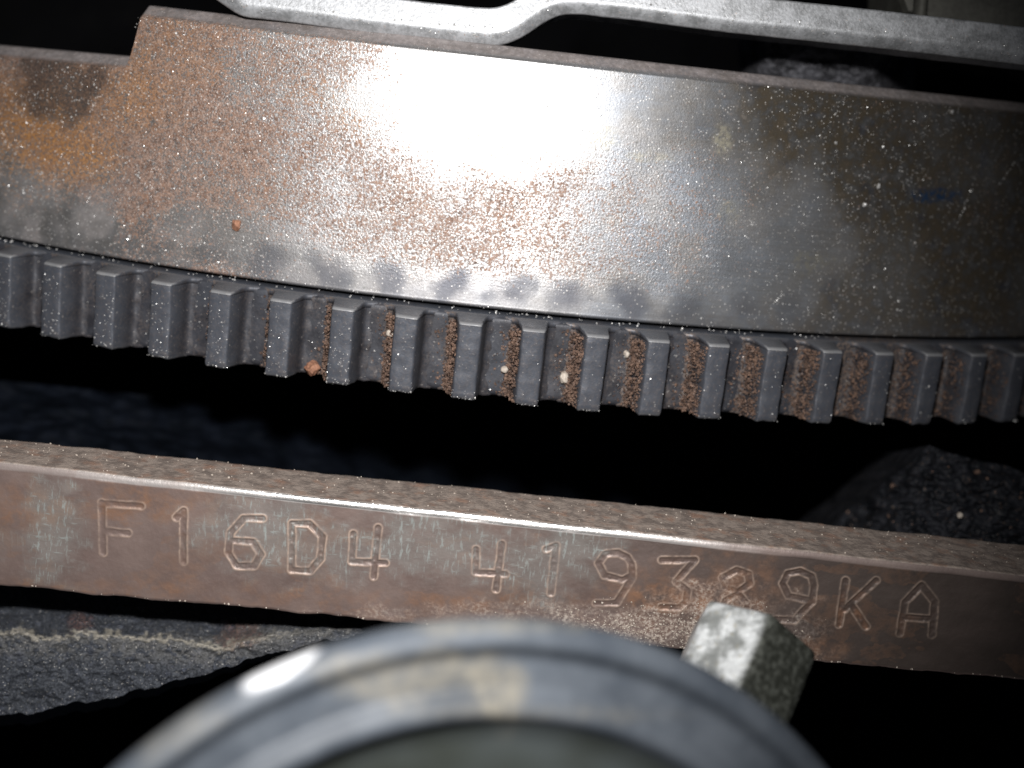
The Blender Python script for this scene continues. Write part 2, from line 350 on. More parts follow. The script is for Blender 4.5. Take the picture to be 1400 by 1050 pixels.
def flywheel_body():
    th = np.linspace(-0.80, 0.80, 1150)
    # notch in the upper edge, left: follow the photograph's outline
    tn1, hn = cyl_from_pix(0, 62, r_drum(-1.1)); tn2, hn2 = cyl_from_pix(160, 76, r_drum(-1.2))
    te, _ = cyl_from_pix(183, 40, r_drum(-0.9))
    hl = hn + (hn2 - hn) * (th - tn1) / (tn2 - tn1)
    hu = np.full_like(th, H_TOP)
    wide = 0.0055
    step = np.clip((th - (te - wide)) / (2 * wide), 0, 1); step = step ** 1.6
    ht = np.where(th < te - wide, hl, hl * (1 - step) + hu * step)
    # rows: (fraction along the face) plus edges
    ch = 0.17
    rows = []
    def row(r, h, tp): rows.append((r, h, tp))
    n = len(th)
    row(np.full(n, RB - 1.6), np.full(n, H_SEAM + 0.01), 0)
    row(np.full(n, RB - 0.12), np.full(n, H_SEAM + 0.01), 0)
    row(np.full(n, RB - 0.03), np.full(n, H_SEAM), 0); row(np.full(n, RB), np.full(n, H_SEAM + 0.03), 1)
    for k in range(1, 165):
        h = H_SEAM + 0.03 + (ht - ch - H_SEAM - 0.03) * k / 164.0
        row(r_drum(h), h, 1)
    for k in range(1, 7):
        a = k / 6.0 * math.pi / 2
        # soft shoulder, then the chamfer
        row(r_drum(ht) - 0.20 * (k / 6.0), ht - ch + ch * (k / 6.0) * 0.98, 2 if k > 1 else 1.5)
    row(r_drum(ht) - 0.35, ht, 3)
    row(r_drum(ht) - 1.4, ht - 0.02, 3); row(r_drum(ht) - 1.45, ht - 1.2, 3)
    R = np.array([r[0] for r in rows]); H = np.array([r[1] for r in rows]); T = np.array([[r[2]] * n for r in rows])
    TH = np.repeat(th[None], len(rows), 0)
    s = TH * RB
    rough = (fbm(s * 3, H * 3, 5, 5) - 0.5) * 0.004
    R = R + rough * (T >= 1)
    L = np.stack([R * np.sin(TH), -R * np.cos(TH), H], -1).reshape(-1, 3)
    Wd = to_world(L); u, v = pix(Wd); s = s.ravel(); h = H.ravel(); tt = T.ravel()
    n1 = fbm(s * 1.3, h * 1.3, 11, 5); n2 = fbm(s * 0.6, h * 0.6, 21, 4); n3 = fbm(s * 3.1, h * 3.1, 31, 4)
    rust = np.interp(u, [-200, 250, 420, 600, 760, 930, 1010, 1600], [0.98, 0.94, 0.74, 0.46, 0.36, 0.26, 0.10, 0.04])
    rust += 0.22 * blob(u, v, 760, 290, 260, 110, n1, 0.5, 0.5) - 0.35 * blob(u, v, 700, 130, 210, 95, n1, 0.4, 0.5)
    rust += (n1 - 0.5) * 0.7 + (n3 - 0.5) * 0.25
    rust -= 0.7 * sm(60, 0, (np.interp(u, [0, 600, 900, 1400], [327, 412, 445, 463]) - v)) * sm(300, 420, u)
    rust -= 0.4 * blob(u, v, 30, 300, 130, 65, n1, 0.8, 0.6) + 0.4 * blob(u, v, 210, 330, 180, 40, n1, 0.6, 0.5)
    orange = 0.95 * blob(u, v, 10, 180, 60, 80, n1, 0.9, 0.5) + 0.95 * blob(u, v, 85, 210, 75, 45, n1, 0.8, 0.5) + 0.55 * blob(u, v, 170, 130, 80, 50, n1, 0.9, 0.6) + 0.25 * blob(u, v, 240, 50, 90, 50, n3, 1.2, 0.6) + 0.35 * blob(u, v, 480, 130, 60, 40, n3, 1.2, 0.6)
    oil_shade = blob(u, v, 78, 112, 66, 58, n3, 0.7, 0.4) * (0.95 + 0.6 * (n1 - .4))
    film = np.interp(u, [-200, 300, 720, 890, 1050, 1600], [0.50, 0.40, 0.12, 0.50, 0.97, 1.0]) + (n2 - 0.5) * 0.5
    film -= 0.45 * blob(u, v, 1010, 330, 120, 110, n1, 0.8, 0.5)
    # reflections of the tooth gaps, painted as dark spots above the seam
    gap_reflection = np.zeros_like(u)
    for k in range(-1, 14):
        tg = TH0 + DTH * (k + 0.62)
        x0 = tg * RB; amp = np.interp(k, [-1, 2, 3, 6, 9, 10, 13], [0.1, 0.35, 0.7, 1.0, 0.9, 0.6, 0.15])
        gap_reflection = np.maximum(gap_reflection, 0.9 * amp * blob(s, h, x0 + 0.12, H_SEAM + 0.24, 0.27, 0.24, n3, 1.2, 0.8))
    gap_reflection = np.maximum(gap_reflection, 0.45 * sm(0.45, 0.0, h - H_SEAM) * n1 * 1.2)
    top = tt >= 2
    film = np.where(top, 0.9, film); rust = np.where(top, 0.32 + (n1 - 0.5) * .4, rust); gap_reflection = np.where(top, 0, gap_reflection); oil_shade = np.where(top, 0, oil_shade); orange = np.where(top, orange * 0.3, orange)
    cl = lambda a: np.clip(a, 0, 1)
    me = mesh('drum', L, grid_faces(len(rows), n), True, dict(rust=cl(rust), orange=cl(orange), oil_shade=cl(oil_shade), film=cl(film), gap_reflection=cl(gap_reflection), inkblue=cl(blob(u, v, 1272, 267, 34, 10, n3, .9, .5)), pale=cl(.8 * blob(u, v, 988, 192, 10, 26, n3, .9, .6) + .6 * blob(u, v, 997, 288, 14, 14, n3, .9, .6) + .5 * blob(u, v, 1110, 358, 26, 12, n3, .9, .6) + .5 * blob(u, v, 822, 190, 20, 12, n3, .9, .6) + .5 * blob(u, v, 890, 215, 30, 10, n3, .9, .6)), blue=cl(np.interp(u, [750, 850, 1050, 1150], [0, .8, .8, .3])), rim=cl((tt - 1) * 0.85 * (0.75 + 0.5 * (n3 - .5)) + 0.42 * (tt <= 1) * sm(.2, .8, n3) * (.8 * blob(u, v, 40, 290, 150, 70, n1, .7, .6) + .5 * blob(u, v, 250, 340, 180, 45, n1, .9, .6) + .35 * blob(u, v, 560, 395, 260, 25, n1, .9, .6)))))
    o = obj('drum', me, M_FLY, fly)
flywheel_body()

# --- ring gear: band with end face, then the teeth one by one
def ring_gear():
    th = np.linspace(-0.80, 0.80, 800)
    g = 0.066
    he = H_SEAM - g
    prof = [(RB - 1.5, he - 0.01), (RB - 0.1, he), (RB + 0.06, he - 0.005), (R_ROOT - 0.01, he - 0.035), (R_ROOT, he - 0.07)]
    prof += [(R_ROOT, he - 0.07 + (H_TB + 0.05 - he + 0.07) * k / 24) for k in range(1, 25)]
    prof += [(R_ROOT - 0.04, H_TB), (RB - 1.5, H_TB)]
    R = np.array([p[0] for p in prof])[:, None] + 0 * th; H = np.array([p[1] for p in prof])[:, None] + 0 * th
    TH = np.repeat(th[None], len(prof), 0)
    R = R + (fbm(TH * 60, H * 4, 3, 4) - 0.5) * 0.014
    L = np.stack([R * np.sin(TH), -R * np.cos(TH), H], -1).reshape(-1, 3)
    dust = np.clip((fbm(TH * 30, H * 2, 9, 4).ravel() - 0.45) * 2.2, 0, 1)
    u, v = pix(to_world(L))
    dust = np.maximum(dust * 0.5, 0.9 * blob(u, v, 1190, 520, 60, 60, dust, 0.5) )
    me = mesh('ring_gear', L, grid_faces(len(prof), len(th)), True, dict(dust=dust, wear=np.zeros(len(L)), oil_shade=np.clip((0.72 + (fbm(TH * 50, H * 3, 19, 4).ravel() - .5) * 1.2), 0, 1) * (H.ravel() < he - 0.03) * (1 - .7 * blob(u, v, 1190, 510, 50, 60, dust, .5))))  # gap floor darkened in colour: oily film and painted shade
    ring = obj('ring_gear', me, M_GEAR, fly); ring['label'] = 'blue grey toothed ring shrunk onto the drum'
    # tooth profile: tangential offset, radial offset from the root circle
    hgt = R_TIP - R_ROOT
    half = [(0.41, -0.03), (0.31, 0.003), (0.268, 0.012), (0.238, 0.035), (0.222, 0.075), (0.211, 0.14), (0.198, 0.24), (0.183, 0.33), (0.166, hgt - 0.03), (0.156, hgt - 0.010), (0.138, hgt)]
    prof2 = [(-a, b) for a, b in half] + [(-0.05, hgt + 0.002), (0.05, hgt + 0.002)] + [(a, b) for a, b in reversed(half)]
    pa = np.array(prof2); n = len(pa)
    zt = H_TT - 0.012; hs = list(np.linspace(zt, H_TB + 0.06, 30))
    teeth_me = []
    for sd in range(6):
        rows = []; wear = []
        he2 = he - 0.004
        # upper end: face sunk back to the ring's end face, then the chamfer down to the full tooth
        rr = pa[:, 1]; f = np.clip(rr / hgt, 0, 1)
        cap = np.stack([pa[:, 0] * 0.15, np.minimum(rr, 0.10) * 0.2, np.full(n, he2 - 0.01)], -1)
        rows.append(np.stack([pa[:, 0] * 0.93, rr * 0.90 - 0.02, he2 - 0.004 - 0.040 * f], -1)); wear.append(np.full(n, 0.15))
        rows.append(np.stack([pa[:, 0] * 0.97, rr * 0.975 - 0.008, he2 - 0.012 - 0.048 * f], -1)); wear.append(0.55 * (f > 0.8))
        rows.append(np.stack([pa[:, 0], rr, he2 - 0.03 - 0.055 * f], -1)); wear.append(0.5 * (f > 0.97) + 0.0 * f)
        for h in hs:
            rows.append(np.stack([pa[:, 0], rr, np.full(n, min(h, he2 - 0.09))], -1)); wear.append(0.0 * f)
        rows.append(np.stack([pa[:, 0] * 0.97, rr - 0.02 * (f > 0.5), np.full(n, H_TB + 0.025)], -1)); wear.append(0.18 * f)
        rows.append(np.stack([pa[:, 0] * 0.93, rr - 0.05 * (f > 0.5), np.full(n, H_TB)], -1)); wear.append(0.0 * f)
        G = np.array(rows); nr = len(rows)
        w = np.array(wear)
        a_, b_, c_ = G[..., 0], G[..., 1], G[..., 2]
        ns = fbm(a_ * 9 + sd * 31.7, c_ * 7 + sd * 11.1, 40 + sd, 4) - 0.5
        b_ = b_ + ns * 0.034; a_ = a_ + (fbm(c_ * 6 + sd * 5.3, b_ * 6, 60 + sd, 4) - 0.5) * 0.03
        low = sm(H_TB + 0.18, H_TB, c_); c_ = c_ + low * (fbm(a_ * 14 + sd * 3, b_ * 3, 70 + sd, 3) - 0.5) * 0.06
        L = np.stack([a_, -(R_ROOT + b_), c_], -1).reshape(-1, 3)
        F = grid_faces(nr, n).tolist()
        F.append(list(range(n - 1, -1, -1))); F.append([(nr - 1) * n + i for i in range(n)])
        dust = 0.05 + 0.7 * sm(-0.2, -0.28, a_) + 0.2 * (ns + 0.5)
        me = mesh('tooth', L, F, True, dict(dust=np.clip(dust, 0, 1).ravel(), wear=np.clip(w, 0, 1).ravel(), oil_shade=np.clip((sm(0.42, 0.10, b_) * 0.85 * (c_ < he - .05) + (ns - .05) * .5), 0, 1).ravel()))  # painted shade and oil deepen towards the tooth root
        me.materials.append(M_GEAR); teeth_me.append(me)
    off = 0.152 / RB     # the measured edge is the left one of every land
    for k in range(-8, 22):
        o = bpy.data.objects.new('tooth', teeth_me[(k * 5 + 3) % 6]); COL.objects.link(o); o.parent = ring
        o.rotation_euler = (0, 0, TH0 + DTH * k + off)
    return off
OFF = ring_gear()

# --- rust grit lying along the left flanks of the teeth, metal dust on the drum
def grit():
    pos = []; sz = []
    for k in range(3, 19):
        amt = int(np.interp(k, [3, 4, 5, 6, 8, 13, 15, 18], [40, 120, 500, 800, 1100, 850, 380, 140]))
        c = TH0 + DTH * k + OFF
        n = amt
        z = H_TT - 0.10 - (H_TT - 0.10 - H_TB - 0.03) * rng.random(n)
        tt = rng.beta(1.6, 1.6, n)
        keep = rng.random(n) < np.clip(fbm(z * 4 + k * 7.1, tt * 2, 90, 3) * 1.9 - 0.15 + 0.5 * (rng.random(n) < .3), 0, 1)
        z, tt = z[keep], tt[keep]; n = len(z)
        dp = rng.random(n) ** 2; a = -(0.335 - 0.155 * tt) + 0.05 * dp; b = 0.02 + 0.41 * tt ** 1.1 - 0.05 * dp + rng.random(n) * 0.03; a = np.minimum(a, -0.165)
        far = rng.random(n) < 0.10; a = np.where(far, a - rng.random(n) * 0.22, a); b = np.where(far, 0.02, b)
        th = c + a / RB; r = R_ROOT + b
        pos.append(cyl(th, r, z)); sz.append(0.009 + 0.020 * rng.random(n) ** 3)
    o = obj('rust_grit', grains('rust_grit', np.concatenate(pos), np.concatenate(sz), 3), M_GRIT, fly); tag(o, kind='stuff')
    # dust over drum and teeth
    n = 17000
    th = rng.uniform(-0.45, 0.42, n); h = rng.uniform(H_SEAM, H_TOP - 0.15, n)
    u, v = pix(to_world(cyl(th, r_drum(h), h)))
    den = np.interp(u, [0, 300, 600, 800, 1000, 1400], [0.65, 0.75, 0.45, 0.12, 0.30, 0.45]) * (fbm(th * 30, h * 2, 5, 3) * 1.6 - 0.1)
    den = den * np.where((u < 185) & (v < 90), 0, 1)
    k = rng.random(n) < den; th, h = th[k], h[k]
    p1 = cyl(th, r_drum(h) + 0.004, h); s1 = 0.0055 + 0.0075 * rng.random(len(th)) ** 3 + 0.014 * (rng.random(len(th)) < 0.012)
    n = 420; kk = rng.integers(-2, 19, n); a = rng.uniform(-0.15, 0.15, n); z = H_TT - 0.12 - 1.0 * rng.random(n) ** 0.7
    left = rng.random(n) < 0.6; kk = np.where(left, rng.integers(-1, 6, n), kk)
    p2 = cyl(TH0 + DTH * kk + OFF + a / RB, R_TIP + 0.006, z); s2 = 0.006 + 0.009 * rng.random(n) ** 2
    n = 260; kk = rng.integers(-2, 19, n); a = rng.uniform(0.28, 0.6, n); z = H_TT - 0.12 - 1.0 * rng.random(n)
    p3 = cyl(TH0 + DTH * kk + OFF + a / RB, R_ROOT + 0.03, z); s3 = 0.006 + 0.010 * rng.random(n) ** 2
    n = 330; kk = rng.integers(-2, 19, n); a = rng.uniform(-0.17, 0.17, n); kk = np.where(rng.random(n) < .5, rng.integers(2, 10, n), kk)
    p5 = cyl(TH0 + DTH * kk + OFF + a / RB, R_TIP - 0.01, H_TB + 0.02 + 0.16 * rng.random(n) ** 2); s5 = 0.005 + 0.010 * rng.random(n) ** 3
    n = 130; p4 = cyl(rng.uniform(-.45, .42, n), RB + 0.01, H_SEAM - 0.02 - 0.04 * rng.random(n)); s4 = 0.007 + 0.010 * rng.random(n)
    sl = []
    for (ua, va), (ub, vb), m in (((1333, 248), (1306, 312), 26), ((1388, 221), (1366, 252), 16), ((1056, 416), (1072, 402), 16), ((1146, 150), (1120, 185), 10)):
        for f in rng.random(m):
            uq, vq = ua + (ub - ua) * f + rng.normal(0, .8), va + (vb - va) * f; hq = -2.5
            for _ in range(4): tq_, hq = cyl_from_pix(uq, vq, r_drum(hq))
            sl.append(cyl(np.array([tq_]), r_drum(hq) + 0.003, hq)[0])
    p1 = np.concatenate([p1, np.array(sl)]); s1 = np.concatenate([s1, 0.006 + 0.007 * rng.random(len(sl))])
    o = obj('metal_dust', grains('metal_dust', np.concatenate([p1, p2, p3, p4, p5]), np.concatenate([s1, s2, s3, s4, s5]), 4), M_SPARK, fly); tag(o, kind='stuff')
grit()

# single pebbles that can be picked out
def pebble(name, loc, size, mat, label, cat='grit grain', seed=0, squash=(1, 1, 1), group=None):
    import bmesh
    bm = bmesh.new(); bmesh.ops.create_icosphere(bm, subdivisions=3, radius=1)
    r = np.random.default_rng(seed)
    V = np.array([v.co[:] for v in bm.verts]); F = np.array([[v.index for v in f.verts] for f in bm.faces]); bm.free()
    dirs = r.normal(size=(9, 3)); dirs /= np.linalg.norm(dirs, axis=1)[:, None]
    for d in dirs:                                   # cut flat facets
        cut = r.uniform(0.62, 0.9); dd = V @ d; V = V - np.clip(dd - cut, 0, None)[:, None] * d
    V = V * (1 + 0.5 * (fbm(V[:, 0] * 2.3 + seed, V[:, 1] * 2.3 + V[:, 2] * 1.9, seed, 3) - 0.5)[:, None]) * np.array(squash) * size
    o = obj(name, mesh(name, V, F, False), mat); o.location = loc
    tag(o, label, cat, group); return o
def on_drum(u, v, lift=0.0):
    h = -2.5
    for _ in range(6): th, h = cyl_from_pix(u, v, r_drum(h) + lift)
    return to_world(cyl(np.array([th]), r_drum(h) + lift, h))[0]
def on_ring(u, v, r):
    th, h = cyl_from_pix(u, v, r); return to_world(cyl(np.array([th]), r, h))[0]
pebble('rust_crumb', on_drum(323, 308, 0.05), 0.085, M_RED, 'reddish brown rust crumb stuck on the speckled drum, left of centre', 'rust crumb', 3)
pebble('rust_crumb', on_ring(427, 504, R_ROOT + 0.11), 0.12, M_RED, 'orange rust crumb caught at the lower end of a tooth gap', 'rust crumb', 5)
pebble('stone_grain', on_ring(771, 517, R_ROOT + 0.10), 0.085, M_PALE, 'largest pale stone grain, in the tooth gap below the seam centre', 'stone grain', 7, (0.8, 1, 1.2))
pebble('stone_grain', on_ring(690, 505, R_ROOT + 0.09), 0.055, M_PALE, 'small pale grain lying beside rust grit in the gap left of the largest one', 'stone grain', 9)
pebble('stone_grain', on_ring(857, 484, R_ROOT + 0.08), 0.055, M_PALE, 'small round grain in the gap right of the largest pale grain', 'stone grain', 11)
pebble('stone_grain', on_ring(533, 456, R_ROOT + 0.22), 0.055, M_PALE, 'pale grain at the left tooth flank, nearest the orange rust crumb', 'stone grain', 13)
pebble('metal_chip', on_drum(1201, 255, 0.02), 0.05, M_SPARK, 'bright chip on the dark right part of the drum, upper one of two', 'metal chip', 15, (0.7, 1, 1))
pebble('metal_chip', on_drum(1182, 280, 0.02), 0.036, M_SPARK, 'smaller bright chip on the dark drum, lower one of two', 'metal chip', 17)
pebble('metal_chip', on_drum(1302, 153, 0.02), 0.045, M_SPARK, 'slim bright chip near the upper right edge of the drum', 'metal chip', 19, (0.6, 1, 1))

# ------------------------------------------------------------------ engine block rail with the stamped number
b_tilt = 0.238; b_roll = 0.1035
BA = np.array([math.sin(b_roll) * math.cos(b_tilt), -math.sin(b_tilt), math.cos(b_roll) * math.cos(b_tilt)])
BX = np.cross([0, 1, 0], BA); BX /= np.linalg.norm(BX); BX = BX if BX[0] > 0 else -BX
BF = np.cross(BX, BA); BF = -BF if BF[1] > 0 else BF
BO = P(700, 710, -0.2)
BM = np.stack([BX, -BF, BA], 1)
def rail_st(u, v):
    """position on the rail's front plane (along, up) seen at u, v"""
    d = P(u, v, 0) - np.array([0, -D, 0]); o = np.array([0, -D, 0]) - BO
    dn = d @ BF; t = -(o @ BF) / dn; p = o + t * d
    return p @ BX, p @ BA
GLY = [
 [[(139, 687), (141, 756)], [(139, 688), (193, 692)], [(143, 726), (175, 729)]],
 [[(241, 708), (251, 698), (251, 768)]],
 [[(359, 709), (333, 709), (315, 729), (312, 756), (324, 774), (347, 774), (357, 758), (346, 741), (316, 739)]],
 [[(399, 716), (423, 716), (441, 734), (438, 764), (424, 781), (399, 779), (399, 716)]],
 [[(483, 730), (481, 768), (527, 770)], [(517, 722), (511, 789)]],
 [[(651, 751), (650, 783), (691, 785)], [(686, 744), (678, 806)]],
 [[(747, 751), (760, 746), (753, 811)]],
 [[(864, 771), (858, 762), (845, 756), (828, 757), (818, 770), (827, 787), (851, 793), (862, 788)], [(864, 771), (864, 790), (843, 824), (815, 825)]],
 [[(905, 766), (950, 766), (924, 795), (940, 808), (938, 823), (928, 831), (904, 830)]],
 [[(1007, 779), (1023, 785), (1025, 798), (1009, 809), (992, 803), (988, 790), (1007, 779)], [(1009, 811), (1022, 826), (1018, 844), (1001, 850), (986, 838), (991, 821), (1009, 811)]],
 [[(1107, 821), (1078, 815), (1070, 798), (1077, 784), (1094, 781), (1110, 788), (1113, 801), (1110, 823), (1086, 848), (1061, 847)]],
 [[(1156, 794), (1147, 854)], [(1198, 794), (1154, 834)], [(1165, 828), (1184, 857)]],
 [[(1230, 866), (1237, 823), (1260, 800), (1278, 823), (1274, 868)], [(1239, 844), (1275, 846)]],
]
GD = [0.6, 0.8, 1, 1, 1, 0.9, 0.8, 0.7, 0.8, 0.8, 0.85, 0.85, 0.7]

def rail():
    root = tag(empty('engine_block_rail', BO, BM), 'brown machined rail of the engine block stamped F16D4 419389KA, below the gear teeth', 'engine block')
    l0 = rail_st(0, 632); l1 = rail_st(1400, 787); m0 = rail_st(0, 802); m1 = rail_st(1400, 932)
    s = np.arange(-11.0, 11.0, 0.0135); n = len(s)
    tt = l0[1] + (l1[1] - l0[1]) * (s - l0[0]) / (l1[0] - l0[0]) + (fbm(s * 1.2, s * 0, 2, 4) - .5) * 0.02
    tb = m0[1] + (m1[1] - m0[1]) * (s - m0[0]) / (m1[0] - m0[0]) + (fbm(s * 2.5, s * 0, 6, 5) - .5) * 0.07
    dep = np.interp(s, [-8, 8], [1.00, 1.38]) + (fbm(s * 3, s * 0, 8, 5) - .5) * 0.10
    rt = 0.11; ry = 0.050; rb = 0.05
    rows = []                                        # (t, y, front?, top?, edge?)
    rows.append((tb + 0.02, np.full(n, 1.2), 0, 0, 0)); rows.append((tb - 0.0, np.full(n, 0.3), 0, 0, 0))
    for a in (0, 30, 60):
        a = math.radians(a); rows.append((tb + rb - rb * math.cos(a), rb - rb * math.sin(a) + 0 * s, 0, 0, 0))
    NF = 128
    for k in range(NF + 1):
        f = k / NF; rows.append((tb + rb + (tt - rt - tb - rb) * f, 0 * s, 1, 0, 0))
    for a in (12, 22, 32, 42, 52, 64, 76, 90):
        a = math.radians(a); rows.append((tt - rt + rt * math.sin(a), ry - ry * math.cos(a) + 0 * s, 0, 0 if a < 1.1 else 1, 1 if a < 1.2 else 0))
    for k in range(1, 25):
        f = k / 24; rows.append((tt - 0.004, ry + (dep - ry) * f, 0, 1, 0))
    rows.append((tt - 0.05, dep + 0.03, 0, 1, 0)); rows.append((tt - 1.2, dep + 0.03, 0, 1, 0))
    T = np.array([r[0] for r in rows]); Y = np.array([r[1] for r in rows])
    fr = np.array([[r[2]] * n for r in rows], float); tp = np.array([[min(r[3], 1)] * n for r in rows], float); ed = np.array([[r[4]] * n for r in rows], float)
    Sg = np.repeat(s[None], len(rows), 0)
    # engraving
    dist = np.full(Sg.shape, 9.0); gs = np.ones(Sg.shape)
    for gl, w in zip(GLY, GD):
        for st in gl:
            pts = [rail_st(*p) for p in st]
            for a, b in zip(pts[:-1], pts[1:]):
                lo_, hi_ = min(a[0], b[0]) - 0.2, max(a[0], b[0]) + 0.2
                c0, c1 = np.searchsorted(s, [lo_, hi_])
                sx = Sg[:, c0:c1]; tx = T[:, c0:c1]
                dx, dy = b[0] - a[0], b[1] - a[1]; L2 = dx * dx + dy * dy
                k = np.clip(((sx - a[0]) * dx + (tx - a[1]) * dy) / L2, 0, 1)
                dd = np.hypot(sx - a[0] - k * dx, tx - a[1] - k * dy)
                sub = dist[:, c0:c1]; gs[:, c0:c1] = np.where(dd < sub, w, gs[:, c0:c1]); dist[:, c0:c1] = np.minimum(sub, dd)
    dist = np.where(fr > 0, dist, 9.0)
    wob = (fbm(Sg * 7, T * 7, 77, 3) - 0.5) * 0.03
    dj = dist + wob * 0.6
    hw = 0.048
    fade = np.clip(0.5 + 1.5 * (fbm(Sg * 2.6, T * 2.6, 88, 4) - 0.22), 0.25, 1.0) * np.clip(0.55 + 1.2 * (vnoise(Sg * 22, T * 22, 91) - 0.2), 0.4, 1.1)
    gro = (1 - sm(hw * 0.45, hw, dj)) * gs * fade; rid = np.exp(-((dj - hw - 0.006) / 0.0125) ** 2) * gs * fade
    Yd = Y + gro * 0.015 - rid * 0.006
    n1 = fbm(Sg * 1.1, T * 2.2, 12, 5); n3 = fbm(Sg * 4, T * 6, 14, 4)
    Yd = Yd + (fbm(Sg * 2, T * 2, 15, 5) - .5) * 0.03 * (fr > 0) + 0
    Tn = T + (n3 - .5) * 0.018 * tp * (ed < 1)
    L = np.stack([Sg, Yd, Tn], -1).reshape(-1, 3)
    u, v = pix(L @ BM.T + BO); u = u.reshape(Sg.shape); v = v.reshape(Sg.shape)
    c = lambda a: np.clip(a, 0, 1)
    scuff = 1.0 * blob(u, v, 75, 720, 36, 75, n3, .6, .5) + .8 * blob(u, v, 350, 715, 80, 34, n3, .9, .6) + .6 * blob(u, v, 450, 750, 110, 40, n3, .9, .6) + .85 * blob(u, v, 600, 745, 90, 42, n3, .9, .6) + .7 * blob(u, v, 740, 765, 60, 52, n3, .9, .6) + .5 * blob(u, v, 800, 740, 60, 18, n3, .9, .6) + .3 * blob(u, v, 20, 740, 60, 20, n3, .9, .6)
    dirt = .95 * blob(u, v, 880, 858, 110, 22, n3, .8, .5) + .85 * blob(u, v, 985, 850, 80, 50, n3, .8, .5) + .5 * blob(u, v, 700, 838, 200, 12, n3, 1.2, .6) + .35 * blob(u, v, 1090, 880, 40, 40, n3, .9, .6)
    orange = .6 * blob(u, v, 225, 692, 80, 20, n3, .9, .6) + .5 * blob(u, v, 30, 690, 70, 30, n3, .9, .6) + .55 * blob(u, v, 930, 820, 90, 40, n3, .8, .6) + .6 * blob(u, v, 1020, 810, 50, 40, n3, .8, .6) + .8 * blob(u, v, 1110, 885, 40, 12, n3, .8, .6) + .3 * (n1 > .58) + .9 * gro * blob(u, v, 1165, 840, 40, 25, n3, .5, .6) + .35 * blob(u, v, 180, 805, 180, 12, n3, 1.0, .6) + .35 * blob(u, v, 600, 820, 300, 12, n3, 1.0, .6)
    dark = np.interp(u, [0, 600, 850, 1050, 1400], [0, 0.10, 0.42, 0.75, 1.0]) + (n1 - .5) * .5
    edge = ed * np.interp(u, [0, 100, 230, 400, 800, 950, 1050], [0.15, 0.3, 0.6, 1, 1, 0.5, 0.05]) * (0.5 + 0.5 * sm(0.08, 0.45, fbm(Sg * 3, T * 0, 33, 4)))
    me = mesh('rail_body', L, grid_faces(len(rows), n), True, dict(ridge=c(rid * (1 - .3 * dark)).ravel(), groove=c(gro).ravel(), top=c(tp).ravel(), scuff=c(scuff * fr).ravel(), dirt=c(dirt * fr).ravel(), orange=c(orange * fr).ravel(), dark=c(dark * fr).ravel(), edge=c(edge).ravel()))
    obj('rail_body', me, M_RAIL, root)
    # crumbs of dirt along the arrises and under the number
    m = 380; ss = rng.uniform(-7.5, 7.5, m)
    t_t = np.interp(ss, s, tt); t_b = np.interp(ss, s, tb); dp = np.interp(ss, s, dep)
    kind = rng.random(m)
    lx = ss; lt = np.where(kind < .8, t_t + 0.0, t_b + 0.04); ly = np.where(kind < .8, dp * rng.random(m) ** 0.6, -0.005)
    p = np.stack([lx, ly, lt], -1)
    m2 = 900; sc_, _ = rail_st(900, 850)
    uu = rng.normal(930, 85, m2); vv = rng.normal(862, 16, m2) - np.abs(uu - 930) * 0.0 + (uu - 930) * 0.06
    ok = (vv > 800) & (uu < 1110); st = np.array([rail_st(a, b) for a, b in zip(uu[ok], vv[ok])]); tbm = np.interp(st[:, 0], s, tb)
    st = st[st[:, 1] > tbm + 0.03]
    p = np.concatenate([p, np.stack([st[:, 0], np.full(len(st), -0.004), st[:, 1]], -1)])
    o = obj('dirt_crumbs', grains('dirt_crumbs', p, 0.007 + 0.013 * rng.random(len(p)) ** 3, 8), M_PALE, root); tag(o, kind='stuff')
rail()

